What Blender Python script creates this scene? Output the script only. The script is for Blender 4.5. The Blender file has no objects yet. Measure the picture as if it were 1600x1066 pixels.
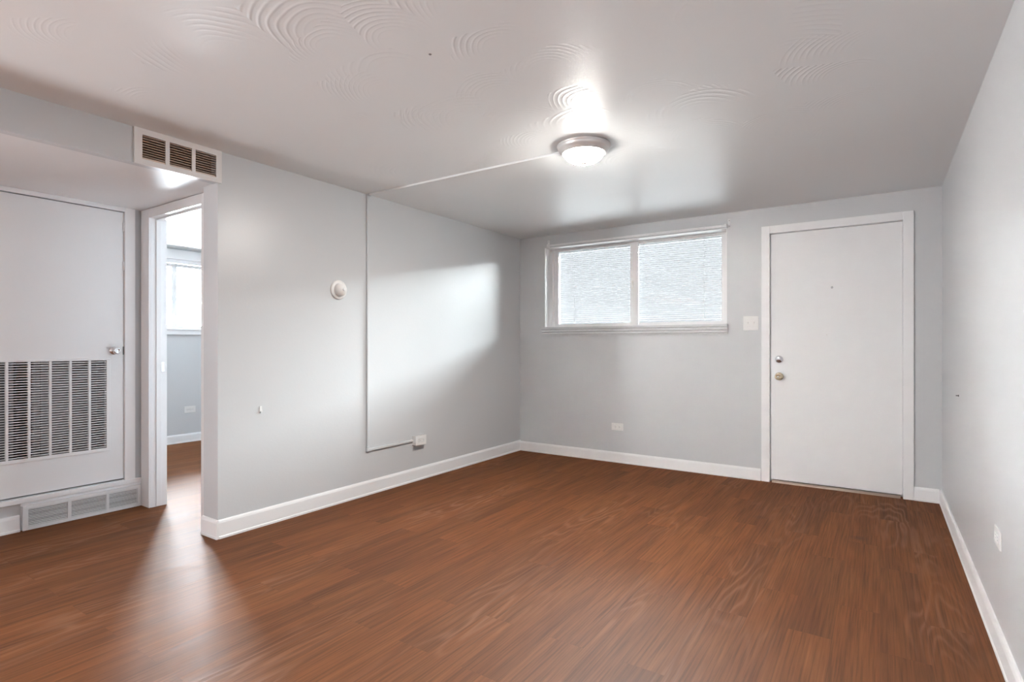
import bpy, bmesh, math
from mathutils import Vector, Matrix
PI = math.pi
sc = bpy.context.scene
C = sc.collection

# ------------------------------------------------------------------ camera
cam_d = bpy.data.cameras.new('camera')
cam = bpy.data.objects.new('camera', cam_d)
C.objects.link(cam)
cam.location = (0, 0, 1.125)
cam.rotation_euler = (PI / 2, 0, 0.5889)
cam_d.sensor_width = 36.0
cam_d.lens = 861.0 / 1600 * 36.0
cam_d.shift_y = (537.7 - 533) / 1600
cam_d.clip_start = 0.02
sc.camera = cam

# ------------------------------------------------------------------ view
sc.view_settings.view_transform = 'Standard'
sc.view_settings.look = 'None'
sc.view_settings.gamma = 1.0
sc.view_settings.use_curve_mapping = False
sc.view_settings.exposure = 0.50
sc.cycles.max_bounces = 14
sc.cycles.diffuse_bounces = 10
sc.cycles.glossy_bounces = 5
sc.cycles.transparent_max_bounces = 24
sc.cycles.sample_clamp_indirect = 6.0
sc.cycles.caustics_reflective = False
sc.cycles.caustics_refractive = False

# ------------------------------------------------------------------ sky
SKY = 116.0
world = bpy.data.worlds.new('overcast_sky')
sc.world = world
world.use_nodes = True
bg = world.node_tree.nodes['Background']
bg.inputs['Color'].default_value = (0.95, 0.97, 1.0, 1)
bg.inputs['Strength'].default_value = SKY

# room measures (metres)
XL, YB, XR, Y0 = -3.1784, 4.9118, 0.3628, 1.7015
H = 2.24
XS = XL - 0.157          # back of the long left wall
XC = -4.30               # closet wall
ZS = 2.056               # soffit
YR = -3.2                # rear wall
YD = 1.77                # bedroom doorway wall
XB = -6.61               # bedroom outer wall
YO = YB + 0.29           # outside face of the back wall
HB = 2.205               # bedroom ceiling


def area(name, loc, rot, sx, sy, energy=1.0, color=(1, 1, 1), portal=False):
    d = bpy.data.lights.new(name, 'AREA')
    d.shape = 'RECTANGLE'
    d.size = sx
    d.size_y = sy
    d.energy = energy
    d.color = color
    o = bpy.data.objects.new(name, d)
    o.location = loc
    o.rotation_euler = rot
    C.objects.link(o)
    if portal:
        d.cycles.is_portal = True
    return o


# daylight openings: portals that guide the sky light through each window
area('window_portal', (-1.98, YO + 0.01, 1.70), (-PI / 2, 0, 0), 1.8, 0.82, portal=True)
# bright open sky right outside the bedroom window
area('bedroom_window_daylight', (XB - 0.21, 3.09, 1.67), (0, -PI / 2, 0), 0.735, 0.70, energy=265, color=(0.86, 0.92, 1.0))
area('fill_window_portal', (XC - 0.11, -1.6, 1.1), (0, -PI / 2, 0), 0.9, 1.15, portal=True)  # portal for the unseen window added as fill light


# ------------------------------------------------------------------ nodes
def new_mat(name):
    m = bpy.data.materials.new(name)
    m.use_nodes = True
    nt = m.node_tree
    b = nt.nodes['Principled BSDF']
    return m, nt, b


def N(nt, typ, **kw):
    n = nt.nodes.new(typ)
    for k, v in kw.items():
        if k in n.inputs.keys():
            n.inputs[k].default_value = v
        else:
            setattr(n, k, v)
    return n


def M(nt, op, a, b=None, c=None, clamp=False):
    n = nt.nodes.new('ShaderNodeMath')
    n.operation = op
    n.use_clamp = clamp
    for i, v in enumerate((a, b, c)):
        if v is None:
            continue
        if isinstance(v, (int, float)):
            n.inputs[i].default_value = v
        else:
            nt.links.new(v, n.inputs[i])
    return n.outputs[0]


def ramp(nt, fac, stops):
    n = nt.nodes.new('ShaderNodeValToRGB')
    els = n.color_ramp.elements
    while len(els) < len(stops):
        els.new(0.5)
    for e, (p, c) in zip(els, stops):
        e.position = p
        e.color = c if len(c) == 4 else (*c, 1)
    nt.links.new(fac, n.inputs[0])
    return n.outputs[0]


def mixc(nt, fac, a, b, blend='MIX'):
    n = nt.nodes.new('ShaderNodeMix')
    n.data_type = 'RGBA'
    n.blend_type = blend
    for i, v in ((0, fac), (6, a), (7, b)):
        if isinstance(v, (int, float)):
            n.inputs[i].default_value = v
        elif isinstance(v, tuple):
            n.inputs[i].default_value = (*v, 1) if len(v) == 3 else v
        else:
            nt.links.new(v, n.inputs[i])
    return n.outputs[2]


def mapping(nt, scale=(1, 1, 1), loc=(0, 0, 0), src=None):
    if src is None:
        src = nt.nodes.new('ShaderNodeTexCoord').outputs['Object']
    mp = nt.nodes.new('ShaderNodeMapping')
    mp.inputs['Scale'].default_value = scale
    mp.inputs['Location'].default_value = loc
    nt.links.new(src, mp.inputs['Vector'])
    return mp.outputs[0]


def bump(nt, b, height, strength, dist=0.01):
    n = N(nt, 'ShaderNodeBump')
    n.inputs['Strength'].default_value = strength
    n.inputs['Distance'].default_value = dist
    nt.links.new(height, n.inputs['Height'])
    nt.links.new(n.outputs[0], b.inputs['Normal'])


def paint(name, col, rough=0.4, spec=0.5, peel=0.05, scale=90):
    m, nt, b = new_mat(name)
    v = mapping(nt)
    n1 = N(nt, 'ShaderNodeTexNoise', Scale=scale, Detail=3.0)
    nt.links.new(v, n1.inputs['Vector'])
    n2 = N(nt, 'ShaderNodeTexNoise', Scale=1.7, Detail=2.0)
    nt.links.new(v, n2.inputs['Vector'])
    k = 0.985
    c = mixc(nt, n2.outputs[0], tuple(x * k for x in col), tuple(min(1, x / k) for x in col))
    nt.links.new(c, b.inputs['Base Color'])
    b.inputs['Roughness'].default_value = rough
    b.inputs['Specular IOR Level'].default_value = spec
    bump(nt, b, n1.outputs[0], peel, 0.004)
    return m


def plain(name, col, rough=0.5, metal=0.0, spec=0.5):
    m, nt, b = new_mat(name)
    v = mapping(nt)
    n = N(nt, 'ShaderNodeTexNoise', Scale=60.0, Detail=2.0)
    nt.links.new(v, n.inputs['Vector'])
    r = ramp(nt, n.outputs[0], [(0.3, (max(rough - .03, 0),) * 3), (0.7, (min(rough + .03, 1),) * 3)])
    nt.links.new(r, b.inputs['Roughness'])
    b.inputs['Base Color'].default_value = (*col, 1)
    b.inputs['Metallic'].default_value = metal
    b.inputs['Specular IOR Level'].default_value = spec
    return m


WALL = paint('grey_wall_paint', (0.605, 0.62, 0.632), 0.34, 0.5, 0.10, 70)
TRIM = paint('white_trim_paint', (0.88, 0.885, 0.89), 0.32, 0.5, 0.04, 120)
DOORW = paint('white_door_paint', (0.86, 0.87, 0.875), 0.36, 0.5, 0.06, 60)
SOFFIT = paint('white_soffit_paint', (0.80, 0.805, 0.81), 0.45, 0.5, 0.06, 80)
PLASTIC = plain('white_plastic', (0.80, 0.80, 0.79), 0.32)
IVORY = plain('warm_white_plastic', (0.80, 0.785, 0.765), 0.3)
VINYL = plain('white_vinyl', (0.90, 0.905, 0.91), 0.35)
DARK = plain('dark_gap', (0.02, 0.02, 0.022), 0.7)
SLOT = plain('outlet_slot', (0.25, 0.25, 0.25), 0.6)
CHROME = plain('chrome', (0.75, 0.76, 0.78), 0.16, 1.0)
BRASS = plain('aged_brass', (0.78, 0.66, 0.48), 0.25, 1.0)
NICKEL = plain('brushed_nickel', (0.82, 0.80, 0.77), 0.3, 1.0)
RING = plain('satin_lamp_ring', (0.86, 0.84, 0.82), 0.4, 0.5)
ALU = plain('aluminium_threshold', (0.33, 0.26, 0.22), 0.4, 0.4)
GRILLE = plain('grille_enamel', (0.80, 0.78, 0.765), 0.4)
REGISTER = plain('register_enamel', (0.76, 0.765, 0.77), 0.45)
DUCT = plain('brown_duct_lining', (0.16, 0.10, 0.06), 0.7)
DUSTY = plain('dusty_tan_louvre', (0.66, 0.53, 0.43), 0.5)
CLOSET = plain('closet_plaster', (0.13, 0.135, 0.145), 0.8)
FURN = plain('furnace_enamel', (0.33, 0.335, 0.35), 0.5)
CONCRETE = plain('grey_concrete', (0.72, 0.72, 0.72), 0.9, 0.0, 0.0)
FACADE_DIM = plain('dimmed_facade', (0.0080, 0.0078, 0.0079), 0.9, 0.0, 0.0)  # near-black so the view through the blind does not blow out


def ceiling_mat():
    m, nt, b = new_mat('trowelled_ceiling_paint')
    v = mapping(nt)
    b.inputs['Base Color'].default_value = (0.86, 0.875, 0.875, 1)
    b.inputs['Roughness'].default_value = 0.40
    b.inputs['Specular IOR Level'].default_value = 0.5
    # warped coordinates -> fans of arcs left by the trowel
    wn = N(nt, 'ShaderNodeTexNoise', Scale=3.0, Detail=1.0)
    nt.links.new(v, wn.inputs['Vector'])
    wv = nt.nodes.new('ShaderNodeVectorMath')
    wv.operation = 'MULTIPLY_ADD'
    nt.links.new(wn.outputs['Color'], wv.inputs[0])
    wv.inputs[1].default_value = (0.10, 0.10, 0)
    nt.links.new(v, wv.inputs[2])
    hs = None
    for sc_, off in ((2.1, 0.0), (3.0, 7.3)):
        mv = mapping(nt, (1, 1, 0), (off, off * 1.7, 0), wv.outputs[0])
        vo = N(nt, 'ShaderNodeTexVoronoi', Scale=sc_)
        vo.voronoi_dimensions = '2D'
        nt.links.new(mv, vo.inputs['Vector'])
        d = vo.outputs['Distance']
        rings = M(nt, 'POWER', M(nt, 'ABSOLUTE', M(nt, 'SINE', M(nt, 'MULTIPLY', d, 50.0))), 5.0)
        sub = nt.nodes.new('ShaderNodeVectorMath')
        sub.operation = 'SUBTRACT'
        nt.links.new(mv, sub.inputs[0])
        nt.links.new(vo.outputs['Position'], sub.inputs[1])
        sep = N(nt, 'ShaderNodeSeparateXYZ')
        nt.links.new(sub.outputs[0], sep.inputs[0])
        side = M(nt, 'MULTIPLY_ADD', sep.outputs[1], -6.0, 0.1, clamp=True)
        far = M(nt, 'MULTIPLY_ADD', d, 6.0, -1.0, clamp=True)
        cs = N(nt, 'ShaderNodeSeparateColor')
        nt.links.new(vo.outputs['Color'], cs.inputs[0])
        pick = M(nt, 'GREATER_THAN', cs.outputs[0], 0.45)
        h = M(nt, 'MULTIPLY', M(nt, 'MULTIPLY', rings, side), M(nt, 'MULTIPLY', far, pick))
        hs = h if hs is None else M(nt, 'MAXIMUM', hs, h)
    n2 = N(nt, 'ShaderNodeTexNoise', Scale=2.2, Detail=2.0)
    nt.links.new(v, n2.inputs['Vector'])
    # trowel arcs strengthened near the lamp, where its light would pick them out
    dv = nt.nodes.new('ShaderNodeVectorMath')
    dv.operation = 'DISTANCE'
    nt.links.new(v, dv.inputs[0])
    dv.inputs[1].default_value = (-1.1, 2.0, H)
    near = M(nt, 'MULTIPLY_ADD', dv.outputs['Value'], -0.55, 1.25, clamp=True)
    mk = M(nt, 'MULTIPLY_ADD', n2.outputs[0], 5.0, -3.0)
    mk = M(nt, 'ADD', mk, M(nt, 'MULTIPLY', near, 1.7), clamp=True)
    n3 = N(nt, 'ShaderNodeTexNoise', Scale=9.0, Detail=4.0)
    nt.links.new(v, n3.inputs['Vector'])
    ht = M(nt, 'MULTIPLY_ADD', n3.outputs[0], 0.35, M(nt, 'MULTIPLY', hs, mk))
    bump(nt, b, ht, 0.34, 0.004)
    return m


def floor_mat():
    m, nt, b = new_mat('brown_wood_plank_floor')
    tc = nt.nodes.new('ShaderNodeTexCoord').outputs['Object']
    sep = N(nt, 'ShaderNodeSeparateXYZ')
    nt.links.new(tc, sep.inputs[0])
    cmb = N(nt, 'ShaderNodeCombineXYZ')
    nt.links.new(sep.outputs[1], cmb.inputs[0])
    nt.links.new(sep.outputs[0], cmb.inputs[1])
    br = N(nt, 'ShaderNodeTexBrick')
    br.offset = 0.37
    br.offset_frequency = 2
    br.inputs['Scale'].default_value = 1.0
    br.inputs['Brick Width'].default_value = 0.92
    br.inputs['Row Height'].default_value = 0.152
    br.inputs['Mortar Size'].default_value = 0.0009
    br.inputs['Mortar Smooth'].default_value = 0.3
    br.inputs['Color1'].default_value = (0, 0, 0, 1)
    br.inputs['Color2'].default_value = (1, 1, 1, 1)
    br.inputs['Mortar'].default_value = (0.4, 0.4, 0.4, 1)
    nt.links.new(cmb.outputs[0], br.inputs['Vector'])
    plank = N(nt, 'ShaderNodeSeparateColor')
    nt.links.new(br.outputs['Color'], plank.inputs[0])
    pl = plank.outputs[0]
    # every plank gets its own slice of the grain
    sh = nt.nodes.new('ShaderNodeCombineXYZ')
    nt.links.new(M(nt, 'MULTIPLY', pl, 9.0), sh.inputs[0])
    nt.links.new(M(nt, 'MULTIPLY', pl, 23.0), sh.inputs[1])
    ad = nt.nodes.new('ShaderNodeVectorMath')
    ad.operation = 'ADD'
    nt.links.new(tc, ad.inputs[0])
    nt.links.new(sh.outputs[0], ad.inputs[1])
    gv = ad.outputs[0]
    g1 = N(nt, 'ShaderNodeTexNoise', Scale=1.0, Detail=6.0, Roughness=0.6)
    nt.links.new(mapping(nt, (110, 2.6, 1), src=gv), g1.inputs['Vector'])
    g2 = N(nt, 'ShaderNodeTexNoise', Scale=1.0, Detail=3.0, Distortion=0.6)
    nt.links.new(mapping(nt, (14, 1.1, 1), src=gv), g2.inputs['Vector'])
    # cathedral lines: contours of a slow stretched noise
    g3 = N(nt, 'ShaderNodeTexNoise', Scale=1.0, Detail=2.0, Roughness=0.45)
    nt.links.new(mapping(nt, (5.0, 0.75, 1), src=gv), g3.inputs['Vector'])
    cath = M(nt, 'POWER', M(nt, 'ABSOLUTE', M(nt, 'SINE', M(nt, 'MULTIPLY', g3.outputs[0], 44.0))), 5.0)
    g4 = N(nt, 'ShaderNodeTexNoise', Scale=1.0, Detail=1.0)
    nt.links.new(mapping(nt, (3.0, 0.8, 1), (3, 1, 0), src=tc), g4.inputs['Vector'])
    cmask = M(nt, 'MULTIPLY_ADD', g4.outputs[0], 5.0, -2.5, clamp=True)
    cath = M(nt, 'MULTIPLY', cath, cmask)
    base = ramp(nt, g2.outputs[0], [(0.25, (0.108, 0.037, 0.0125)), (0.5, (0.145, 0.051, 0.016)),
                                    (0.78, (0.182, 0.069, 0.0225))])
    tone = ramp(nt, pl, [(0.0, (0.84, 0.84, 0.85)), (0.5, (1, 1, 1)), (1.0, (1.1, 1.09, 1.07))])
    base = mixc(nt, 1.0, base, tone, 'MULTIPLY')
    fine = ramp(nt, g1.outputs[0], [(0.32, (0.60, 0.58, 0.56)), (0.5, (1, 1, 1)), (0.70, (1.30, 1.33, 1.36))])
    base = mixc(nt, 0.9, base, fine, 'MULTIPLY')
    base = mixc(nt, M(nt, 'MULTIPLY', cath, 0.26), base, (0.36, 0.20, 0.125))
    base = mixc(nt, M(nt, 'MULTIPLY', br.outputs['Fac'], 0.25), base, (0.06, 0.025, 0.012))
    # two worn dark marks in front of the entry door
    for (x, y, r, k) in ((-0.10, 3.77, 0.055, 0.55), (-0.65, 3.87, 0.05, 0.4)):
        dv = nt.nodes.new('ShaderNodeVectorMath')
        dv.operation = 'SUBTRACT'
        nt.links.new(tc, dv.inputs[0])
        dv.inputs[1].default_value = (x, y, 0)
        ln = nt.nodes.new('ShaderNodeVectorMath')
        ln.operation = 'LENGTH'
        nt.links.new(dv.outputs[0], ln.inputs[0])
        wob = M(nt, 'MULTIPLY_ADD', g1.outputs[0], 0.03, ln.outputs['Value'])
        mk = M(nt, 'SUBTRACT', 1.3, M(nt, 'DIVIDE', wob, r), clamp=True)
        base = mixc(nt, M(nt, 'MULTIPLY', mk, k), base, (0.045, 0.024, 0.018))
    rr = ramp(nt, g2.outputs[0], [(0.3, (0.46,) * 3), (0.7, (0.52,) * 3)])
    hh = M(nt, 'ADD', M(nt, 'MULTIPLY', g1.outputs[0], 0.6), M(nt, 'MULTIPLY', cath, 0.5))
    hh = M(nt, 'SUBTRACT', hh, M(nt, 'MULTIPLY', br.outputs['Fac'], 0.5))
    bp = N(nt, 'ShaderNodeBump', Strength=0.3, Distance=0.003)
    nt.links.new(hh, bp.inputs['Height'])
    # worn satin vinyl: a weak even sheen over the printed planks
    nt.nodes.remove(b)
    df = N(nt, 'ShaderNodeBsdfDiffuse')
    nt.links.new(base, df.inputs[0])
    nt.links.new(bp.outputs[0], df.inputs['Normal'])
    gl = N(nt, 'ShaderNodeBsdfGlossy')
    nt.links.new(rr, gl.inputs['Roughness'])
    nt.links.new(bp.outputs[0], gl.inputs['Normal'])
    mx = nt.nodes.new('ShaderNodeMixShader')
    mx.inputs[0].default_value = 0.052
    nt.links.new(df.outputs[0], mx.inputs[1])
    nt.links.new(gl.outputs[0], mx.inputs[2])
    nt.links.new(mx.outputs[0], nt.nodes['Material Output'].inputs[0])
    return m


def glass_mat():
    m = bpy.data.materials.new('window_glass')
    m.use_nodes = True
    nt = m.node_tree
    nt.nodes.clear()
    out = nt.nodes.new('ShaderNodeOutputMaterial')
    tr = N(nt, 'ShaderNodeBsdfTransparent')
    tr.inputs[0].default_value = (0.95, 0.97, 0.97, 1)
    gl = N(nt, 'ShaderNodeBsdfGlossy')
    gl.inputs['Roughness'].default_value = 0.02
    fr = N(nt, 'ShaderNodeFresnel')
    fr.inputs[0].default_value = 1.45
    mx = nt.nodes.new('ShaderNodeMixShader')
    nt.links.new(fr.outputs[0], mx.inputs[0])
    nt.links.new(tr.outputs[0], mx.inputs[1])
    nt.links.new(gl.outputs[0], mx.inputs[2])
    nt.links.new(mx.outputs[0], out.inputs[0])
    return m


def slat_mat():
    m = bpy.data.materials.new('white_blind_slat')
    m.use_nodes = True
    nt = m.node_tree
    nt.nodes.clear()
    out = nt.nodes.new('ShaderNodeOutputMaterial')
    d = N(nt, 'ShaderNodeBsdfDiffuse')
    d.inputs[0].default_value = (0.72, 0.72, 0.74, 1)
    t = N(nt, 'ShaderNodeBsdfTranslucent')
    t.inputs[0].default_value = (0.80, 0.80, 0.84, 1)
    mx = nt.nodes.new('ShaderNodeMixShader')
    mx.inputs[0].default_value = 0.08
    nt.links.new(d.outputs[0], mx.inputs[1])
    nt.links.new(t.outputs[0], mx.inputs[2])
    nt.links.new(mx.outputs[0], out.inputs[0])
    return m


def lamp_mat():
    m, nt, b = new_mat('lit_alabaster_glass')
    v = mapping(nt, (9, 9, 14))
    n = N(nt, 'ShaderNodeTexNoise', Scale=1.5, Detail=3.0, Distortion=1.5)
    nt.links.new(v, n.inputs['Vector'])
    c = ramp(nt, n.outputs[0], [(0.3, (1.0, 0.96, 0.90)), (0.7, (1.0, 0.985, 0.95))])
    nt.links.new(c, b.inputs['Emission Color'])
    sep = N(nt, 'ShaderNodeSeparateXYZ')
    nt.links.new(nt.nodes.new('ShaderNodeTexCoord').outputs['Object'], sep.inputs[0])
    low = M(nt, 'MULTIPLY_ADD', sep.outputs[2], -32.0, -2.05, clamp=True)
    nt.links.new(M(nt, 'MULTIPLY_ADD', low, LAMP, 26.0), b.inputs['Emission Strength'])
    b.inputs['Base Color'].default_value = (0.9, 0.87, 0.8, 1)
    b.inputs['Roughness'].default_value = 0.25
    return m


LAMP = 520.0
CEIL = ceiling_mat()
FLOOR = floor_mat()
GLASS = glass_mat()
SLAT = slat_mat()
LIT = lamp_mat()

# ------------------------------------------------------------------ helpers
base_of = {}


def box(bm, x0, x1, y0, y1, z0, z1, bev=0.0, seg=2):
    vs = [bm.verts.new((x, y, z)) for x in (x0, x1) for y in (y0, y1) for z in (z0, z1)]
    f = [(0, 1, 3, 2), (4, 6, 7, 5), (0, 4, 5, 1), (2, 3, 7, 6), (0, 2, 6, 4), (1, 5, 7, 3)]
    fs = [bm.faces.new([vs[i] for i in q]) for q in f]
    if bev:
        es = list({e for q in fs for e in q.edges})
        bmesh.ops.bevel(bm, geom=es, offset=bev, segments=seg, affect='EDGES', profile=0.5)
    return fs


def lathe(bm, prof, origin=(0, 0, 0), axis='Z', seg=40, smooth=True):
    """prof: (radius, along) pairs; axis: direction the profile grows along."""
    ax = {'Z': Vector((0, 0, 1)), '-Z': Vector((0, 0, -1)), 'X': Vector((1, 0, 0)),
          '-X': Vector((-1, 0, 0)), 'Y': Vector((0, 1, 0)), '-Y': Vector((0, -1, 0))}[axis]
    q = Vector((0, 0, 1)).rotation_difference(ax).to_matrix()
    o = Vector(origin)
    rings = []
    for r, a in prof:
        if r < 1e-6:
            rings.append([bm.verts.new(o + q @ Vector((0, 0, a)))])
        else:
            rings.append([bm.verts.new(o + q @ Vector((r * math.cos(2 * PI * k / seg),
                                                       r * math.sin(2 * PI * k / seg), a))) for k in range(seg)])
    for A, B in zip(rings, rings[1:]):
        for k in range(seg):
            a = A[k % len(A)], A[(k + 1) % len(A)]
            b = B[k % len(B)], B[(k + 1) % len(B)]
            vs = []
            for vtx in (a[0], a[1], b[1], b[0]):
                if vtx not in vs:
                    vs.append(vtx)
            if len(vs) > 2:
                f = bm.faces.new(vs)
                f.smooth = smooth
    return rings


def extrude_profile(bm, prof, p0, p1, out):
    """prof: (offset along `out`, z) polygon swept straight from p0 to p1."""
    out = Vector((out[0], out[1], 0))
    A = [bm.verts.new(Vector(p0) + out * d + Vector((0, 0, z))) for d, z in prof]
    B = [bm.verts.new(Vector(p1) + out * d + Vector((0, 0, z))) for d, z in prof]
    n = len(prof)
    for k in range(n):
        bm.faces.new((A[k], A[(k + 1) % n], B[(k + 1) % n], B[k]))
    bm.faces.new(A[::-1])
    bm.faces.new(B)


def grid_wall(bm, axis, t0, t1, u0, u1, v0, v1, holes=()):
    """A wall slab with clean rectangular holes. axis 'X': plane of constant x (u = y, v = z);
    'Y': constant y (u = x, v = z); 'Z': constant z (u = x, v = y)."""
    us = sorted({u0, u1, *[h[0] for h in holes], *[h[1] for h in holes]})
    vs = sorted({v0, v1, *[h[2] for h in holes], *[h[3] for h in holes]})

    def P(t, u, v):
        return {'X': (t, u, v), 'Y': (u, t, v), 'Z': (u, v, t)}[axis]
    solid = {}
    for i in range(len(us) - 1):
        for j in range(len(vs) - 1):
            cu, cv = (us[i] + us[i + 1]) / 2, (vs[j] + vs[j + 1]) / 2
            solid[i, j] = not any(h[0] < cu < h[1] and h[2] < cv < h[3] for h in holes)
    for (i, j), s in solid.items():
        if not s:
            continue
        a, b, c, d = us[i], us[i + 1], vs[j], vs[j + 1]
        for t in (t0, t1):
            bm.faces.new([bm.verts.new(P(t, u, v)) for u, v in ((a, c), (b, c), (b, d), (a, d))])
        for (di, dj), (e0, e1) in (((-1, 0), ((a, c), (a, d))), ((1, 0), ((b, c), (b, d))),
                                   ((0, -1), ((a, c), (b, c))), ((0, 1), ((a, d), (b, d)))):
            if not solid.get((i + di, j + dj), False):
                bm.faces.new([bm.verts.new(P(t0, *e0)), bm.verts.new(P(t0, *e1)),
                              bm.verts.new(P(t1, *e1)), bm.verts.new(P(t1, *e0))])
    bmesh.ops.remove_doubles(bm, verts=bm.verts, dist=1e-5)


def obj(name, bm, mat, parent=None):
    bmesh.ops.recalc_face_normals(bm, faces=bm.faces)
    me = bpy.data.meshes.new(name)
    b0 = base_of.get(parent.name, Vector()) if parent else Vector()
    bmesh.ops.translate(bm, verts=bm.verts, vec=-b0)
    bm.to_mesh(me)
    bm.free()
    me.materials.append(mat)
    o = bpy.data.objects.new(name, me)
    C.objects.link(o)
    if parent:
        o.parent = parent
    base_of[o.name] = b0
    return o


def tag(o, label, cat, group=None, kind=None):
    o['label'] = label
    o['category'] = cat
    if group:
        o['group'] = group
    if kind:
        o['kind'] = kind
    return o


def thing(name, label, cat, loc, group=None, kind=None):
    o = bpy.data.objects.new(name, None)
    o.empty_display_size = 0.05
    o.location = loc
    C.objects.link(o)
    base_of[o.name] = Vector(loc)
    return tag(o, label, cat, group, kind)


def struct(name, bm, mat, label, cat):
    return tag(obj(name, bm, mat), label, cat, kind='structure')


def nb():
    return bmesh.new()


# ================================================================== SETTING
T = 0.15
WX0, WX1, WZ0, WZ1 = -2.876, -1.082, 1.295, 2.114      # living room window opening
DX0, DX1, DZ1 = -0.752, 0.143, 2.028                   # entry door opening
BW = (2.74, 3.44, 1.30, 2.035)                         # bedroom window (y0,y1,z0,z1)
OX0, OX1, OZ = -4.165, -3.475, 1.99                    # bedroom doorway
CY0, CY1, CZ0, CZ1 = 0.845, 1.663, 0.20, 2.030         # closet door opening
GY0, GY1, GZ0, GZ1 = 0.926, 1.578, 0.410, 1.030        # closet door grille (outer frame)

bm = nb(); grid_wall(bm, 'Z', -0.12, 0.0, XB - 0.2, XR + T, YR - 0.2, YO)
struct('floor', bm, FLOOR, 'brown wood plank floor running through the whole room', 'floor')

bm = nb(); grid_wall(bm, 'Z', H, H + 0.15, XL, XR + T, YR - 0.2, YO)
struct('ceiling', bm, CEIL, 'glossy off-white trowelled ceiling over the main room', 'ceiling')

bm = nb(); grid_wall(bm, 'Y', YB, YO, XS, XR + T, 0, H, [(WX0, WX1, WZ0, WZ1), (DX0, DX1, -0.001, DZ1)])
struct('wall_back', bm, WALL, 'grey end wall that holds the window and the entry door', 'wall')

bm = nb(); grid_wall(bm, 'X', XS, XL, Y0, YB, 0, H)
struct('wall_left', bm, WALL, 'long grey left wall carrying the raceway', 'wall')

bm = nb(); grid_wall(bm, 'X', XR, XR + T, YR - 0.2, YB, 0, H)
struct('wall_right', bm, WALL, 'pale grey right wall close to the viewer', 'wall')

RW = (-2.05, -1.15, 0.70, 1.50)                            # window added out of view in the hall for fill light (y0,y1,z0,z1)
bm = nb(); grid_wall(bm, 'Y', YR - 0.2, YR, XC - 0.1, XR, 0, H)
struct('wall_rear', bm, WALL, 'rear wall behind the viewer', 'wall')

# bulkhead with the duct opening behind the supply grille
bm = nb(); grid_wall(bm, 'X', XL - 0.05, XL, YR, Y0, ZS, H, [(1.300, 1.692, 2.078, 2.212)])
struct('wall_bulkhead', bm, WALL, 'grey bulkhead face above the open hall at left', 'wall')
bm = nb(); box(bm, XC, XL - 0.05, YR, YD, ZS, ZS + 0.015)
struct('ceiling_soffit', bm, SOFFIT, 'low white soffit over the hall in front of the closet door', 'ceiling')
bm = nb(); box(bm, XC, XL - 0.05, YR, YD, H, H + 0.1)
struct('ceiling_duct', bm, CLOSET, 'hidden slab above the soffit', 'ceiling')

# closet wall, closet interior
bm = nb(); grid_wall(bm, 'X', XC - 0.10, XC, YR, YD + 0.09, 0, H, [(CY0, CY1, CZ0, CZ1), RW])
struct('wall_closet', bm, WALL, 'grey hall wall around the white closet door', 'wall')
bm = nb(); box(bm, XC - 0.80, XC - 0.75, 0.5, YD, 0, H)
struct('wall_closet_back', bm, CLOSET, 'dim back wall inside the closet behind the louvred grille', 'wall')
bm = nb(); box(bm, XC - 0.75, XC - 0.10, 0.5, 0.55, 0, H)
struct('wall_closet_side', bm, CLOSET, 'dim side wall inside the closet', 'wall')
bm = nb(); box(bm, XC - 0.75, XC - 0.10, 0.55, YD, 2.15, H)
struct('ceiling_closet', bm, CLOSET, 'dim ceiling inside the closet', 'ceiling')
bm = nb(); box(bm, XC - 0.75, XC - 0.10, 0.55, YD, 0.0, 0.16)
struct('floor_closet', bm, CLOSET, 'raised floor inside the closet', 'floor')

# bedroom
bm = nb(); grid_wall(bm, 'Y', YD, YD + 0.09, XC, XS, 0, H, [(OX0 - .012, OX1 + .012, -0.001, OZ + .012)])
struct('wall_doorway', bm, WALL, 'wall with the open bedroom doorway', 'wall')
bm = nb(); grid_wall(bm, 'Y', YD, YD + 0.09, XB - 0.2, XC - 0.10, 0, H)
struct('wall_bedroom_near', bm, WALL, 'near side wall inside the bedroom', 'wall')
bm = nb(); grid_wall(bm, 'X', XB - 0.2, XB, YD + 0.09, YO, 0, H, [BW])
struct('wall_bedroom', bm, WALL, 'grey bedroom wall under the bright far window', 'wall')
bm = nb(); grid_wall(bm, 'Y', YB, YO, XB, XS, 0, H)
struct('wall_bedroom_far', bm, WALL, 'far side wall inside the bedroom', 'wall')
bm = nb(); grid_wall(bm, 'Z', HB, HB + 0.15, XB - 0.2, XS, YD + 0.09, YO)
struct('ceiling_bedroom', bm, CEIL, 'white bedroom ceiling seen through the doorway', 'ceiling')

# outside
bm = nb(); grid_wall(bm, 'Z', -0.3, -0.1, -30, 25, YO + 0.02, 32)
struct('floor_exterior', bm, CONCRETE, 'pale ground outside the window', 'ground')
bm = nb(); box(bm, -4.2, 6, YO, 6.86, 2.46, 2.62)
struct('ceiling_walkway', bm, CONCRETE, 'concrete walkway slab above the window outside', 'walkway')
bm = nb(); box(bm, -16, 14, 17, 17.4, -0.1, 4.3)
struct('wall_neighbour', bm, FACADE_DIM, 'neighbouring facade coloured near black to dim the view through the blind', 'wall')


# ------------------------------------------------------------------ baseboards
def base_prof(h, t=0.013):
    return [(0, 0), (t + .003, 0), (t + .003, .012), (t, .016), (t, h - .018), (t - .003, h - .007),
            (t - .007, h), (0, h)]


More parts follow.
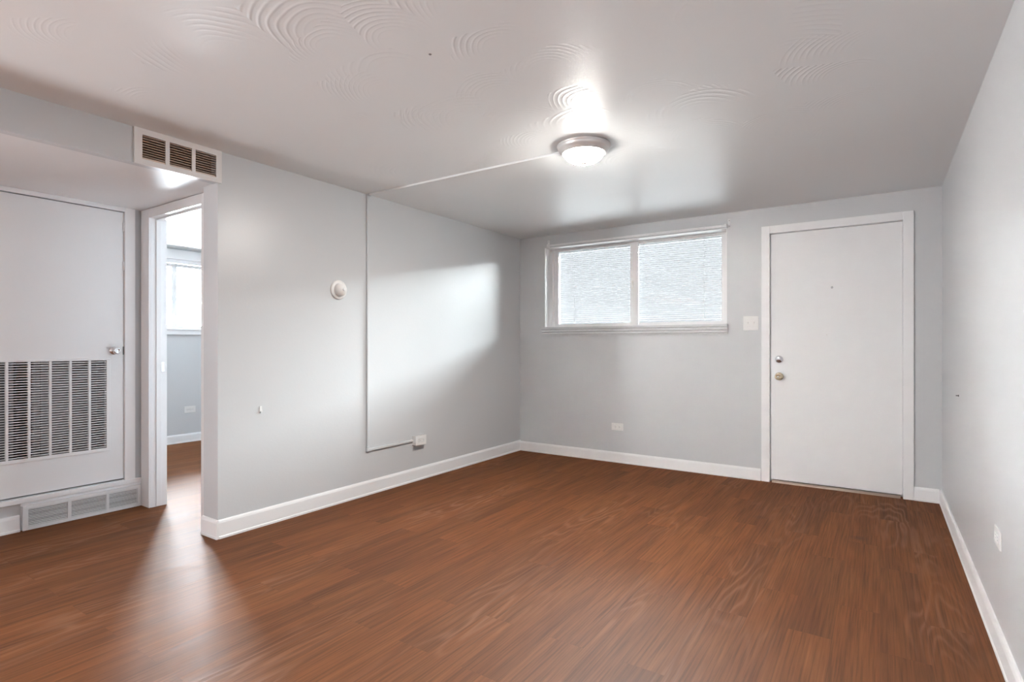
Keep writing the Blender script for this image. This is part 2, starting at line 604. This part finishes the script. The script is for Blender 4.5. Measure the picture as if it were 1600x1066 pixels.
bm = nb()
extrude_profile(bm, base_prof(0.108), (XL, Y0, 0), (XL, YB, 0), (1, 0))
extrude_profile(bm, base_prof(0.108), (XL + 0.013, Y0, 0), (XS - 0.006, Y0, 0), (0, -1))
struct('baseboard_left', bm, TRIM, 'white baseboard along the long left wall and round its end', 'baseboard')
bm = nb()
extrude_profile(bm, base_prof(0.098), (XL + 0.016, YB, 0), (-0.817, YB, 0), (0, -1))
extrude_profile(bm, base_prof(0.098), (0.203, YB, 0), (XR - 0.014, YB, 0), (0, -1))
struct('baseboard_back', bm, TRIM, 'white baseboard under the window and beside the entry door', 'baseboard')
bm = nb()
extrude_profile(bm, base_prof(0.100), (XR, YR, 0), (XR, YB, 0), (-1, 0))
struct('baseboard_right', bm, TRIM, 'white baseboard along the right wall', 'baseboard')
bm = nb()
extrude_profile(bm, base_prof(0.098, 0.016), (XC, YR, 0), (XC, 1.108, 0), (1, 0))
struct('baseboard_closet', bm, TRIM, 'short white baseboard left of the floor register', 'baseboard')
bm = nb()
extrude_profile(bm, base_prof(0.098), (XB, YD + .09, 0), (XB, YB, 0), (1, 0))
struct('baseboard_bedroom', bm, TRIM, 'white baseboard under the bedroom window', 'baseboard')


# ------------------------------------------------------------------ casings
def casing(name, label, x0, x1, ztop, w, y_face, t=0.016):
    """flat casing round an opening in a wall that faces -Y"""
    b = nb()
    y0, y1 = y_face - t, y_face
    box(b, x0 - w, x0, y0, y1, 0, ztop + w, .003)
    box(b, x1, x1 + w, y0, y1, 0, ztop + w, .003)
    box(b, x0, x1, y0, y1, ztop, ztop + w, .003)
    return b


# entry door casing with its jambs
bm = casing('t', '', DX0 + 0.004, DX1 - 0.004, DZ1 - 0.004, 0.063, YB)
box(bm, DX0, DX0 + 0.004, YB, YO, 0, DZ1)
box(bm, DX1 - 0.004, DX1, YB, YO, 0, DZ1)
box(bm, DX0 + 0.004, DX1 - 0.004, YB, YO, DZ1 - 0.004, DZ1)
for a, b_ in ((DX0 + .004, DX0 + .018), (DX1 - .018, DX1 - .004)):
    box(bm, a, b_, YB + .052, YB + .085, 0, DZ1 - .004)
box(bm, DX0 + .018, DX1 - .018, YB + .052, YB + .085, DZ1 - .018, DZ1 - .004)
struct('trim_1', bm, TRIM, 'white casing framing the entry door', 'door trim')

# closet door casing (wall facing +X) and its ledge
bm = nb()
x0, x1 = XC, XC + 0.016
box(bm, x0, x1, CY1 - .003, CY1 + .060, CZ0 - .004, ZS, .003)
box(bm, x0, x1, CY0 - .060, CY0 + .003, CZ0 - .004, ZS, .003)
box(bm, x0, x1, CY0 + .003, CY1 - .003, CZ1 - .003, ZS, .003)
box(bm, XC - .10, XC, CY1 - .003, CY1, CZ0, CZ1 - .003)
box(bm, XC - .10, XC, CY0, CY0 + .003, CZ0, CZ1 - .003)
struct('trim_2', bm, TRIM, 'white casing framing the closet door', 'door trim')
bm = nb()
box(bm, XC, XC + 0.028, 0.72, YD, 0.167, 0.197, .005, 3)
box(bm, XC, XC + 0.012, 1.112, YD, 0.150, 0.167)
struct('trim_3', bm, TRIM, 'white ledge under the raised closet door', 'trim')

# bedroom doorway casing, jambs and stop
bm = nb()
yf = YD - 0.014
box(bm, XC + .018, OX0, yf, YD, 0, ZS - .004, .003)
box(bm, OX1, OX1 + .062, yf, YD, 0, ZS - .004, .003)
box(bm, OX0, OX1, yf, YD, OZ, ZS - .004, .003)
yj = YD + 0.09
box(bm, OX0 - .012, OX0, YD, yj + .012, 0, OZ)
box(bm, OX1, OX1 + .012, YD, yj + .012, 0, OZ)
box(bm, OX0 - .012, OX1 + .012, YD, yj + .012, OZ, OZ + .012)
box(bm, OX0, OX0 + .011, YD + .030, YD + .062, 0.004, OZ, .002)
box(bm, OX1 - .011, OX1, YD + .030, YD + .062, 0.004, OZ, .002)
box(bm, OX0 + .011, OX1 - .011, YD + .030, YD + .062, OZ - .011, OZ, .002)
box(bm, OX0 - .06, OX0 - .012, yj, yj + .014, 0, OZ + .05, .003)
struct('trim_4', bm, TRIM, 'white casing and jambs of the open bedroom doorway', 'door trim')
tr4 = bpy.data.objects['trim_4']
bm = nb()
box(bm, OX0, OX0 + .0025, YD + .066, YD + .086, 0.93, 1.0, .001)
box(bm, OX0 + .0015, OX0 + .004, YD + .072, YD + .080, 0.945, 0.985)
obj('strike_plate', bm, CHROME, tr4)

# ------------------------------------------------------------------ entry door
d1 = thing('door_1', 'flat white entry door with knob, deadbolt and peephole', 'door', (-0.305, YB + .02, 0),
           kind='structure')
bm = nb(); box(bm, DX0 + .0085, DX1 - .0085, YB + .006, YB + .050, 0.024, DZ1 - .0095, .002)
obj('door_leaf', bm, DOORW, d1)


def knob_parts(parent, x, y, z, ax, mat, s=1.0, names=('knob',)):
    o = (x, y, z)
    k = nb()
    lathe(k, [(0, 0), (.031 * s, 0), (.032 * s, .003), (.029 * s, .008), (.019 * s, .011), (.012 * s, .014),
              (.0115 * s, .030), (.015 * s, .034), (.023 * s, .039), (.0265 * s, .046), (.0265 * s, .054),
              (.023 * s, .061), (.015 * s, .0645), (.0145 * s, .0635), (0, .0635)], o, ax)
    return obj('door_knob', k, mat, parent)


kb = knob_parts(d1, -0.680, YB + .006, 0.862, '-Y', BRASS)
bm = nb(); lathe(bm, [(0, .0630), (.008, .0630), (.008, .066), (0, .067)], (-0.680, YB + .006, 0.862), '-Y', 20)
obj('knob_button', bm, NICKEL, kb)
bm = nb(); lathe(bm, [(0, 0), (.029, 0), (.030, .004), (.027, .012), (.020, .017), (0, .018)],
                 (-0.680, YB + .006, 1.000), '-Y')
db = obj('deadbolt', bm, CHROME, d1)
bm = nb(); box(bm, -0.695, -0.665, YB - .030, YB - .012, 0.996, 1.006, .003)
obj('thumb_turn', bm, CHROME, db)
bm = nb(); lathe(bm, [(0, 0), (.0085, 0), (.0085, .003), (.005, .004), (.004, .003), (0, .003)],
                 (-0.309, YB + .006, 1.563), '-Y', 20)
obj('peephole', bm, CHROME, d1)
bm = nb(); lathe(bm, [(0, 0), (.006, 0), (.005, .0012), (0, .0015)], (-0.343, YB + .006, 1.198), '-Y', 14)
obj('filled_hole', bm, PLASTIC, d1)
for zc in (1.810, 1.030, 0.247):
    bm = nb()
    lathe(bm, [(0, -.051), (.0065, -.051), (.0065, .051), (0, .051)], (DX1 - .002, YB - .001, zc), 'Z', 14)
    for dz in (-.02, 0.02):
        lathe(bm, [(.0065, dz - .001), (.0072, dz), (.0065, dz + .001)], (DX1 - .002, YB - .001, zc), 'Z', 14)
    box(bm, DX1 - .020, DX1 - .002, YB + .0035, YB + .006, zc - .05, zc + .05)
    obj('hinge', bm, TRIM, d1)
bm = nb()
extrude_profile(bm, [(-.10, 0), (.012, 0), (.006, .009), (.001, .014), (-.003, .0185), (-.053, .0185), (-.053, .05), (-.10, .05)], (DX0 + .019, YB, 0),
                (DX1 - .019, YB, 0), (0, -1))
struct('trim_5', bm, ALU, 'worn metal threshold strip under the entry door', 'threshold')

# ------------------------------------------------------------------ closet door
d2 = thing('door_2', 'white closet door with a tall louvred return grille', 'door', (XC - .02, 1.25, CZ0),
           kind='structure')
bm = nb(); grid_wall(bm, 'X', XC - .040, XC - .002, CY0 + .006, CY1 - .006, CZ0 + .008, CZ1 - .007,
                     [(GY0 + .018, GY1 - .018, GZ0 + .018, GZ1 - .010)])
obj('door_leaf', bm, DOORW, d2)
bm = nb()
gx0, gx1 = XC - .002, XC + .006
box(bm, gx0, gx1, GY0, GY1, GZ0, GZ0 + .022, .002)
box(bm, gx0, gx1, GY0, GY1, GZ1 - .014, GZ1, .002)
box(bm, gx0, gx1, GY0, GY0 + .022, GZ0 + .022, GZ1 - .014, .002)
box(bm, gx0, gx1, GY1 - .022, GY1, GZ0 + .022, GZ1 - .014, .002)
for k in range(5):
    y = 1.051 + .103 * k
    box(bm, XC - .014, gx1 - .001, y - .0065, y + .0065, GZ0 + .020, GZ1 - .012)
gr = obj('return_grille', bm, DOORW, d2)
bm = nb()
NS = 38
for k in range(NS):
    z = GZ0 + .024 + (GZ1 - .016 - GZ0 - .024) * (k + .5) / NS
    # blade tipped down towards the hall
    vs = [bm.verts.new(p) for yy in (GY0 + .02, GY1 - .02) for p in
          ((XC - .012, yy, z + .0005), (XC + .003, yy, z + .0022), (XC + .003, yy, z - .0022), (XC - .012, yy, z - .0012))]
    for q in ((0, 1, 2, 3), (7, 6, 5, 4), (0, 4, 5, 1), (1, 5, 6, 2), (2, 6, 7, 3), (3, 7, 4, 0)):
        bm.faces.new([vs[i] for i in q])
obj('louvres', bm, DOORW, gr)
knob_parts(d2, XC - .002, 1.600, 1.080, 'X', CHROME, 0.88)
bm = nb(); box(bm, XC - .003, XC + .0025, CY1 - .010, CY1 - .002, 1.052, 1.108, .001)
obj('latch_plate', bm, SLOT, d2)
for zc in (1.926, 1.656):
    bm = nb()
    box(bm, XC - .002, XC + .003, CY1 - .012, CY1 - .0065, zc - .03, zc + .03, .001)
    lathe(bm, [(0, -.03), (.004, -.03), (.004, .03), (0, .03)], (XC + .004, CY1 - .0055, zc), 'Z', 12)
    obj('catch_plate', bm, TRIM, d2)

# furnace inside the closet, seen between the louvres
fu = thing('furnace', 'pale furnace cabinet inside the closet behind the louvred grille', 'furnace', (XC - .42, 1.42, .16))
bm = nb(); box(bm, XC - .66, XC - .34, 1.26, 1.68, .16, 1.30, .01)
obj('cabinet', bm, FURN, fu)
bm = nb(); box(bm, XC - .34, XC - .327, 1.30, 1.62, .30, 1.02, .006)
obj('access_panel', bm, FURN, fu)
bm = nb(); lathe(bm, [(0, 1.302), (.06, 1.302), (.06, 2.10), (0, 2.10)], (XC - .48, 1.46, 0), 'Z', 24)
obj('flue_pipe', bm, CHROME, fu)
bm = nb(); lathe(bm, [(0, .16), (.016, .16), (.016, 1.95), (0, 1.95)], (XC - .22, 1.12, 0), 'Z', 16)
obj('gas_pipe', bm, FURN, fu)

# floor register under the closet door
rg = thing('floor_register', 'white painted baseboard register with three louvred panels under the closet door',
           'vent', (XC + .01, 1.435, 0))
R0, R1, RZ0, RZ1 = 1.117, 1.752, 0.003, 0.150
bm = nb()
rx0, rx1 = XC + .012, XC + .030
sec = [(1.143, 1.338), (1.356, 1.546), (1.562, 1.732)]
grid_wall(bm, 'X', rx0, rx1, R0, R1, RZ0, RZ1, [(a, b, .024, .128) for a, b in sec])
box(bm, XC, rx0, R0, R1, RZ0, .008)
box(bm, XC, rx0, R0, R0 + .004, .008, RZ1)
box(bm, XC, rx0, R1 - .004, R1, .008, RZ1)
fr = obj('register_frame', bm, REGISTER, rg)
bm = nb(); box(bm, XC + .0005, XC + .003, R0 + .005, R1 - .005, .010, RZ1 - .002)
obj('register_back', bm, DARK, rg)
for a, b in sec:
    bm = nb()
    for k in range(11):
        z = .024 + .104 * (k + .5) / 11
        t = .0030 if k not in (3, 7) else .0022
        vs = [bm.verts.new(p) for yy in (a, b) for p in
              ((rx1 - .010, yy, z - t), (rx1 - .004, yy, z - t), (rx1 - .004, yy, z + t - .0004), (rx1 - .010, yy, z + t))]
        for q in ((3, 2, 1, 0), (4, 5, 6, 7), (1, 5, 4, 0), (2, 6, 5, 1), (3, 7, 6, 2), (0, 4, 7, 3)):
            bm.faces.new([vs[i] for i in q])
    obj('louvre_panel', bm, REGISTER, rg)

# ------------------------------------------------------------------ supply grille on the bulkhead
sg = thing('air_supply_grille', 'white three panel air grille up on the bulkhead corner', 'vent',
           (XL, 1.494, 2.055))
bm = nb()
gs = [(1.306, 1.418), (1.438, 1.553), (1.572, 1.687)]
grid_wall(bm, 'X', XL + .001, XL + .011, 1.269, 1.719, 2.054, 2.2395, [(a, b, 2.082, 2.208) for a, b in gs])
obj('grille_frame', bm, GRILLE, sg)
for a, b in gs:
    bm = nb()
    for k in range(9):
        z = 2.093 + .117 * (k + .5) / 9
        vs = [bm.verts.new(p) for yy in (a, b) for p in
              ((XL - .012, yy, z + .0012), (XL + .007, yy, z + .0010), (XL + .007, yy, z - .0012), (XL - .012, yy, z - .0008))]
        for q in ((0, 1, 2, 3), (7, 6, 5, 4), (0, 4, 5, 1), (1, 5, 6, 2), (2, 6, 7, 3), (3, 7, 4, 0)):
            bm.faces.new([vs[i] for i in q])
    box(bm, XL - .004, XL + .004, a, b, 2.082, 2.092)
    obj('louvres', bm, DUSTY, sg)
bm = nb()
dx0, dx1 = XL - .30, XL - .052
box(bm, dx0 - .01, dx0, 1.29, 1.70, 2.076, 2.214)
box(bm, dx0, dx1, 1.29, 1.302, 2.076, 2.214)
box(bm, dx0, dx1, 1.69, 1.70, 2.076, 2.214)
box(bm, dx0, dx1, 1.302, 1.69, 2.073, 2.077)
box(bm, dx0, dx1, 1.302, 1.69, 2.213, 2.217)
obj('duct_lining', bm, DUCT, sg)

# ------------------------------------------------------------------ living room window
w1 = thing('window_1', 'wide white slider window in the end wall', 'window', (-1.979, YB + .14, WZ0), kind='structure')
bm = nb()
e = .006
box(bm, WX0, WX0 + e, YB + .001, YO - .01, WZ0, WZ1)
box(bm, WX1 - e, WX1, YB + .001, YO - .01, WZ0, WZ1)
box(bm, WX0 + e, WX1 - e, YB + .001, YO - .01, WZ1 - e, WZ1)
box(bm, WX0 + e, WX1 - e, YB + .001, YO - .01, WZ0, WZ0 + e)
obj('window_reveal', bm, VINYL, w1)
FY = YB + .142
bm = nb()
grid_wall(bm, 'Y', FY + .010, FY + .050, WX0 + e, WX1 - e, WZ0 + e, WZ1 - e, [(WX0 + .046, WX1 - .046, WZ0 + .020, WZ1 - .016)])
box(bm, WX0 + .022, WX0 + .030, FY + .004, FY + .010, WZ0 + .01, WZ1 - .01)
box(bm, WX1 - .030, WX1 - .022, FY + .004, FY + .010, WZ0 + .01, WZ1 - .01)
obj('window_frame', bm, VINYL, w1)
for nm, a, b, yy in (('sash', WX0 + .042, -1.925, FY + .002), ('sash', -2.002, WX1 - .042, FY + .026)):
    bm = nb()
    la = .040 if a < -2.5 else .060
    lb = .077 if a < -2.5 else .040
    grid_wall(bm, 'Y', yy, yy + .022, a, b, WZ0 + .010, WZ1 - .010, [(a + la, b - lb, WZ0 + .034, WZ1 - .030)])
    s = obj(nm, bm, VINYL, w1)
    bm = nb(); box(bm, a + la - .004, b - lb + .004, yy + .009, yy + .013, WZ0 + .030, WZ1 - .026)
    obj('pane', bm, GLASS, s)
bm = nb()
box(bm, -1.988, -1.974, FY - .008, FY + .002, 1.655, 1.735, .002)
box(bm, -1.985, -1.977, FY - .016, FY - .008, 1.69, 1.725, .002)
obj('sash_latch', bm, NICKEL, w1)
bm = nb()
grid_wall(bm, 'Y', YO - .06, YO - .02, WX0 + e, WX1 - e, WZ0 + e, WZ1 - e, [(WX0 + .036, WX1 - .036, WZ0 + .026, WZ1 - .026)])
of = obj('outer_frame', bm, VINYL, w1)
bm = nb(); box(bm, WX0 + .034, WX1 - .034, YO - .042, YO - .038, WZ0 + .024, WZ1 - .024)
obj('pane', bm, GLASS, of)
bm = nb()
extrude_profile(bm, [(-.001, -.090), (.010, -.090), (.012, -.076), (.018, -.068), (.018, -.052), (.026, -.044),
                     (.026, -.026), (.034, -.018), (.034, 0), (-.001, 0)], (WX0 - .024, YB, WZ0), (WX1 + .006, YB, WZ0), (0, -1))
obj('window_sill', bm, WALL, w1)

# blind between the sashes and the outer pane
bl = thing('mini_blind', 'white horizontal mini blind hanging in the end wall window', 'blind', (-1.979, YB + .21, WZ0))
BY = YB + .212
bx0, bx1 = WX0 + .060, WX1 - .060
bm = nb(); box(bm, bx0, bx1, BY - .012, BY + .012, WZ1 - .036, WZ1 - .010, .002)
obj('head_rail', bm, VINYL, bl)
bm = nb()
NSL = 37
tilt = math.radians(4)
for k in range(NSL):
    z = WZ0 + .045 + (WZ1 - .045 - WZ0 - .045) * (k + .5) / NSL
    ring = []
    for j in range(5):
        s = (j / 4 - .5) * .023
        crown = .0016 * (1 - (2 * j / 4 - 1) ** 2)
        ring.append((BY + s * math.cos(tilt) , z + s * math.sin(tilt) + crown))
    A = [bm.verts.new((bx0, y, zz)) for y, zz in ring]
    B = [bm.verts.new((bx1, y, zz)) for y, zz in ring]
    for j in range(4):
        f = bm.faces.new((A[j], A[j + 1], B[j + 1], B[j]))
        f.smooth = True
obj('slats', bm, SLAT, bl)
bm = nb(); box(bm, bx0, bx1, BY - .011, BY + .011, WZ0 + .026, WZ0 + .042, .003)
obj('bottom_rail', bm, VINYL, bl)
for x in (bx0 + .18, (bx0 + bx1) / 2, bx1 - .18):
    bm = nb()
    for dy in (-.0125, .0125):
        lathe(bm, [(0, WZ0 + .04), (.0006, WZ0 + .04), (.0006, WZ1 - .03), (0, WZ1 - .03)], (x, BY + dy, 0), 'Z', 6)
    obj('ladder_cord', bm, PLASTIC, bl)

# curtain rod
cr = thing('curtain_rod', 'thin white telescoping curtain rod on brackets above the window', 'curtain rod',
           (-1.97, YB, 2.12))
ry = YB - .050
for nm, a, b, hh, tt in (('outer_tube', -2.80, -1.958, .0095, .004), ('inner_tube', -1.975, -1.085, .0115, .0055)):
    bm = nb()
    zz0 = 2.122
    box(bm, a, b, ry - tt, ry + tt, zz0 - hh, zz0 + hh, .0035, 3)
    obj(nm, bm, TRIM, cr)
for xs, sgn in ((-2.815, -1), (-1.075, 1)):
    bm = nb()
    xa, xb = sorted((xs, xs + sgn * .022))
    box(bm, xa, xb, YB - .003, YB, 2.105, 2.185, .001)
    box(bm, xs - .0015 if sgn > 0 else xs - .0015, xs + .0015, ry - .006, YB - .002, 2.108, 2.140)
    box(bm, min(xs, xs - sgn * .016), max(xs, xs - sgn * .016), ry - .0095, ry - .0075, 2.108, 2.136)
    br = obj('bracket', bm, TRIM, cr)
    for zs in (2.172, 2.125):
        bm = nb()
        lathe(bm, [(0, 0), (.004, 0), (.0035, .002), (0, .0025)], (xs + sgn * .011, YB - .003, zs), '-Y', 12)
        obj('screw', bm, SLOT, br)

# ------------------------------------------------------------------ bedroom window
w2 = thing('window_2', 'bright bedroom window seen through the doorway', 'window', (XB - .1, 3.09, BW[2]), kind='structure')
bm = nb()
fx0, fx1 = XB - .13, XB - .09
grid_wall(bm, 'X', fx0, fx1, BW[0], BW[1], BW[2], BW[3],
          [(BW[0] + .035, 3.062, BW[2] + .035, BW[3] - .03), (3.116, BW[1] - .035, BW[2] + .035, BW[3] - .03)])
f2 = obj('window_frame', bm, VINYL, w2)
for a, b in ((BW[0] + .032, 3.065), (3.113, BW[1] - .032)):
    bm = nb(); box(bm, fx0 + .018, fx0 + .022, a, b, BW[2] + .032, BW[3] - .027)
    obj('pane', bm, GLASS, f2)
bm = nb()
box(bm, XB, XB + .03, BW[0] - .03, BW[1] + .03, BW[2] - .07, BW[2] + .002, .004)
box(bm, XB, XB + .045, BW[0] - .04, BW[1] + .04, BW[2] - .02, BW[2] + .004, .004)
obj('window_sill', bm, TRIM, w2)
bm = nb()
box(bm, XB, XB + .02, BW[0] - .05, BW[1] + .05, BW[3], BW[3] + .045, .004)
box(bm, XB, XB + .035, BW[0] - .09, BW[1] + .09, BW[3] + .045, HB - .018, .004)
obj('head_casing', bm, TRIM, w2)

# unseen window added behind the viewer to let in fill light
w3 = thing('window_fill', 'unseen hall window added behind the viewer for fill light', 'window', (XC - .05, -1.6, .68), kind='structure')
bm = nb()
grid_wall(bm, 'X', XC - .08, XC - .04, RW[0], RW[1], RW[2], RW[3],
          [(RW[0] + .04, -1.62, RW[2] + .04, RW[3] - .04), (-1.58, RW[1] - .04, RW[2] + .04, RW[3] - .04)])
obj('window_frame', bm, VINYL, w3)

# ------------------------------------------------------------------ ceiling light
LX, LY = -1.385, 2.80
cl = thing('ceiling_light', 'lit flush mount ceiling light with frosted bowl and nickel ring', 'ceiling light', (LX, LY, H))
bm = nb()
lathe(bm, [(0, 0), (.149, 0), (.150, .004), (.147, .010), (.143, .013), (.144, .019), (.141, .025), (.132, .032),
           (.128, .037), (.124, .047), (.118, .047), (.114, .042), (.114, .010), (0, .010)], (LX, LY, H - .0005), '-Z', 64)
obj('ring', bm, RING, cl)
bm = nb()
prof = []
for k in range(13):
    a = k / 12 * PI / 2
    prof.append((.1135 * math.cos(a) if k < 12 else 0, .040 + .061 * math.sin(a)))
lathe(bm, prof, (LX, LY, H), '-Z', 64)
obj('bowl', bm, LIT, cl)
bm = nb()
lathe(bm, [(0, .0990), (.017, .0990), (.017, .101), (.012, .104), (.006, .106), (.0055, .109), (.0085, .112), (.008, .116),
           (.004, .1195), (0, .1205)], (LX, LY, H), '-Z', 28)
obj('finial', bm, NICKEL, cl)

# ------------------------------------------------------------------ surface raceway
rc = thing('wire_raceway', 'thin painted raceway running from the ceiling light down the left wall', 'raceway',
           (XL, 2.808, .345))
RYY = 2.812
bm = nb(); box(bm, XL + .019, LX - .146, RYY - .0105, RYY + .0105, H - .014, H, .004, 3)
obj('ceiling_run', bm, CEIL, rc)
bm = nb(); box(bm, XL, XL + .017, RYY - .0095, RYY + .0095, .345, H - .018, .004, 3)
obj('wall_run', bm, WALL, rc)
bm = nb(); box(bm, XL, XL + .017, RYY + .012, 3.287, .327, .346, .004, 3)
obj('floor_run', bm, WALL, rc)
bm = nb(); box(bm, XL, XL + .0195, RYY - .0115, RYY + .03, .325, .348, .003, 2)
box(bm, XL, XL + .0195, RYY - .0115, RYY + .0115, .348, .365, .003, 2)
obj('elbow', bm, WALL, rc)
bm = nb(); box(bm, XL, XL + .0195, RYY - .0115, RYY + .0115, H - .03, H, .003, 2)
box(bm, XL + .0195, XL + .04, RYY - .0115, RYY + .0115, H - .0165, H, .003, 2)
obj('elbow', bm, WALL, rc)


# ------------------------------------------------------------------ outlets and switch (all face -Y, +X or -X)
def orient(bm, face, at):
    """local frame: x = along wall, z = up, -y = out of the wall"""
    ang = {'-Y': 0, 'X': PI / 2, '-X': -PI / 2}[face]
    bmesh.ops.transform(bm, matrix=Matrix.Translation(at) @ Matrix.Rotation(ang, 4, 'Z'), verts=bm.verts)


def outlet(label, at, face, name='wall_outlet', depth=0.0, w=.116, h=.068):
    t = thing(name, label, 'outlet', at, 'wall outlets')
    at = Vector(at)
    if depth:
        b = nb(); box(b, -w / 2 + .003, w / 2 - .003, -depth, 0, -h / 2 + .002, h / 2 - .002, .003)
        orient(b, face, at)
        obj('box', b, IVORY, t)
    b = nb(); box(b, -w / 2, w / 2, -depth - .006, -depth, -h / 2, h / 2, .0025, 3)
    orient(b, face, at)
    pl = obj('cover_plate', b, PLASTIC, t)
    for sx in (-1, 1):
        b = nb(); box(b, sx * .020 - .0145, sx * .020 + .0145, -depth - .0075, -depth - .005, -.016, .016, .004, 3)
        orient(b, face, at)
        rc_ = obj('receptacle', b, PLASTIC, t)
        b = nb()
        box(b, sx * .020 - .005, sx * .020 + .004, -depth - .0079, -depth - .007, .0050, .0068)
        box(b, sx * .020 - .005, sx * .020 + .004, -depth - .0079, -depth - .007, -.0068, -.0050)
        lathe(b, [(0, .007), (.0022, .007), (.0022, .0079), (0, .0079)], (sx * .020 + .009, -depth, 0), '-Y', 12)
        orient(b, face, at)
        obj('slots', b, SLOT, rc_)
    b = nb(); lathe(b, [(0, .0055), (.003, .0055), (.0025, .0072), (0, .0075)], (0, -depth, 0), '-Y', 14)
    orient(b, face, at)
    obj('screw', b, NICKEL, t)
    return t


outlet('white wall outlet mounted sideways below the window', (-2.076, YB, .338), '-Y')
outlet('white wall outlet low on the right wall', (XR, 2.672, .414), '-X')
outlet('white wall outlet on the bedroom wall beyond the doorway', (XB, 3.215, .372), 'X', w=.125, h=.075)
outlet('white surface box outlet at the end of the raceway on the left wall', (XL, 3.348, .335), 'X', depth=.040, w=.125, h=.078)

sw = thing('light_switch', 'square two gang switch plate beside the entry door', 'light switch', (-0.893, YB, 1.298))
at = Vector((-0.893, YB, 1.298))
b = nb(); box(b, -.059, .059, -.006, 0, -.059, .059, .0025, 3); orient(b, '-Y', at); obj('cover_plate', b, PLASTIC, sw)
for sx in (-1, 1):
    b = nb(); box(b, sx * .023 - .0055, sx * .023 + .0055, -.0075, -.005, -.0125, .0125, .001); orient(b, '-Y', at)
    tg = obj('toggle_surround', b, IVORY, sw)
    b = nb(); box(b, sx * .023 - .0042, sx * .023 + .0042, -.019, -.006, .001, .009, .0015); orient(b, '-Y', at)
    obj('toggle', b, PLASTIC, tg)
    for dz in (-.030, .030):
        b = nb(); lathe(b, [(0, .0055), (.0032, .0055), (.0026, .0072), (0, .0075)], (sx * .023, 0, dz), '-Y', 14)
        orient(b, '-Y', at)
        obj('screw', b, PLASTIC, sw)

# round dome fixture on the left wall
df = thing('wall_dome', 'round white dome on a disc plate mounted on the left wall', 'wall fixture', (XL, 2.549, 1.507))
bm = nb(); lathe(bm, [(0, 0), (.068, 0), (.069, .004), (.066, .011), (.058, .014), (0, .014)], (XL, 2.552, 1.507), 'X', 48)
obj('base_plate', bm, IVORY, df)
bm = nb()
pr = [(.047, .012)]
for k in range(9):
    a = k / 8 * PI / 2
    pr.append((.047 * math.cos(a) if k < 8 else 0, .024 + .038 * math.sin(a)))
lathe(bm, pr, (XL, 2.552, 1.507), 'X', 40)
dm = obj('dome', bm, IVORY, df)
bm = nb(); lathe(bm, [(.010, .0590), (.0115, .0620), (.010, .0640), (0, .0645)], (XL, 2.552, 1.507), 'X', 20)
obj('button', bm, PLASTIC, df)

# small hook and screw
hk = thing('wall_hook', 'tiny white hook low on the left wall', 'hook', (XL, 1.965, .72))
bm = nb(); box(bm, XL, XL + .004, 1.957, 1.973, .705, .742, .0018)
obj('hook_plate', bm, PLASTIC, hk)
bm = nb(); box(bm, XL + .003, XL + .014, 1.961, 1.969, .704, .710, .0015); box(bm, XL + .011, XL + .014, 1.961, 1.969, .708, .720, .0013)
obj('hook_arm', bm, PLASTIC, hk)
bm = nb(); lathe(bm, [(0, 0), (.0055, 0), (.005, .002), (.0022, .003), (.002, .010), (.0035, .012), (0, .013)], (XR, 3.917, .838), '-X', 14)
tag(obj('wall_screw', bm, DARK), 'small dark screw sticking out of the right wall', 'screw')
bm = nb(); lathe(bm, [(0, 0), (.006, 0), (.005, .0015), (0, .002)], (-1.44, 1.588, H), '-Z', 14)
tag(obj('ceiling_anchor', bm, SLOT), 'tiny grey anchor in the ceiling near the viewer', 'anchor')
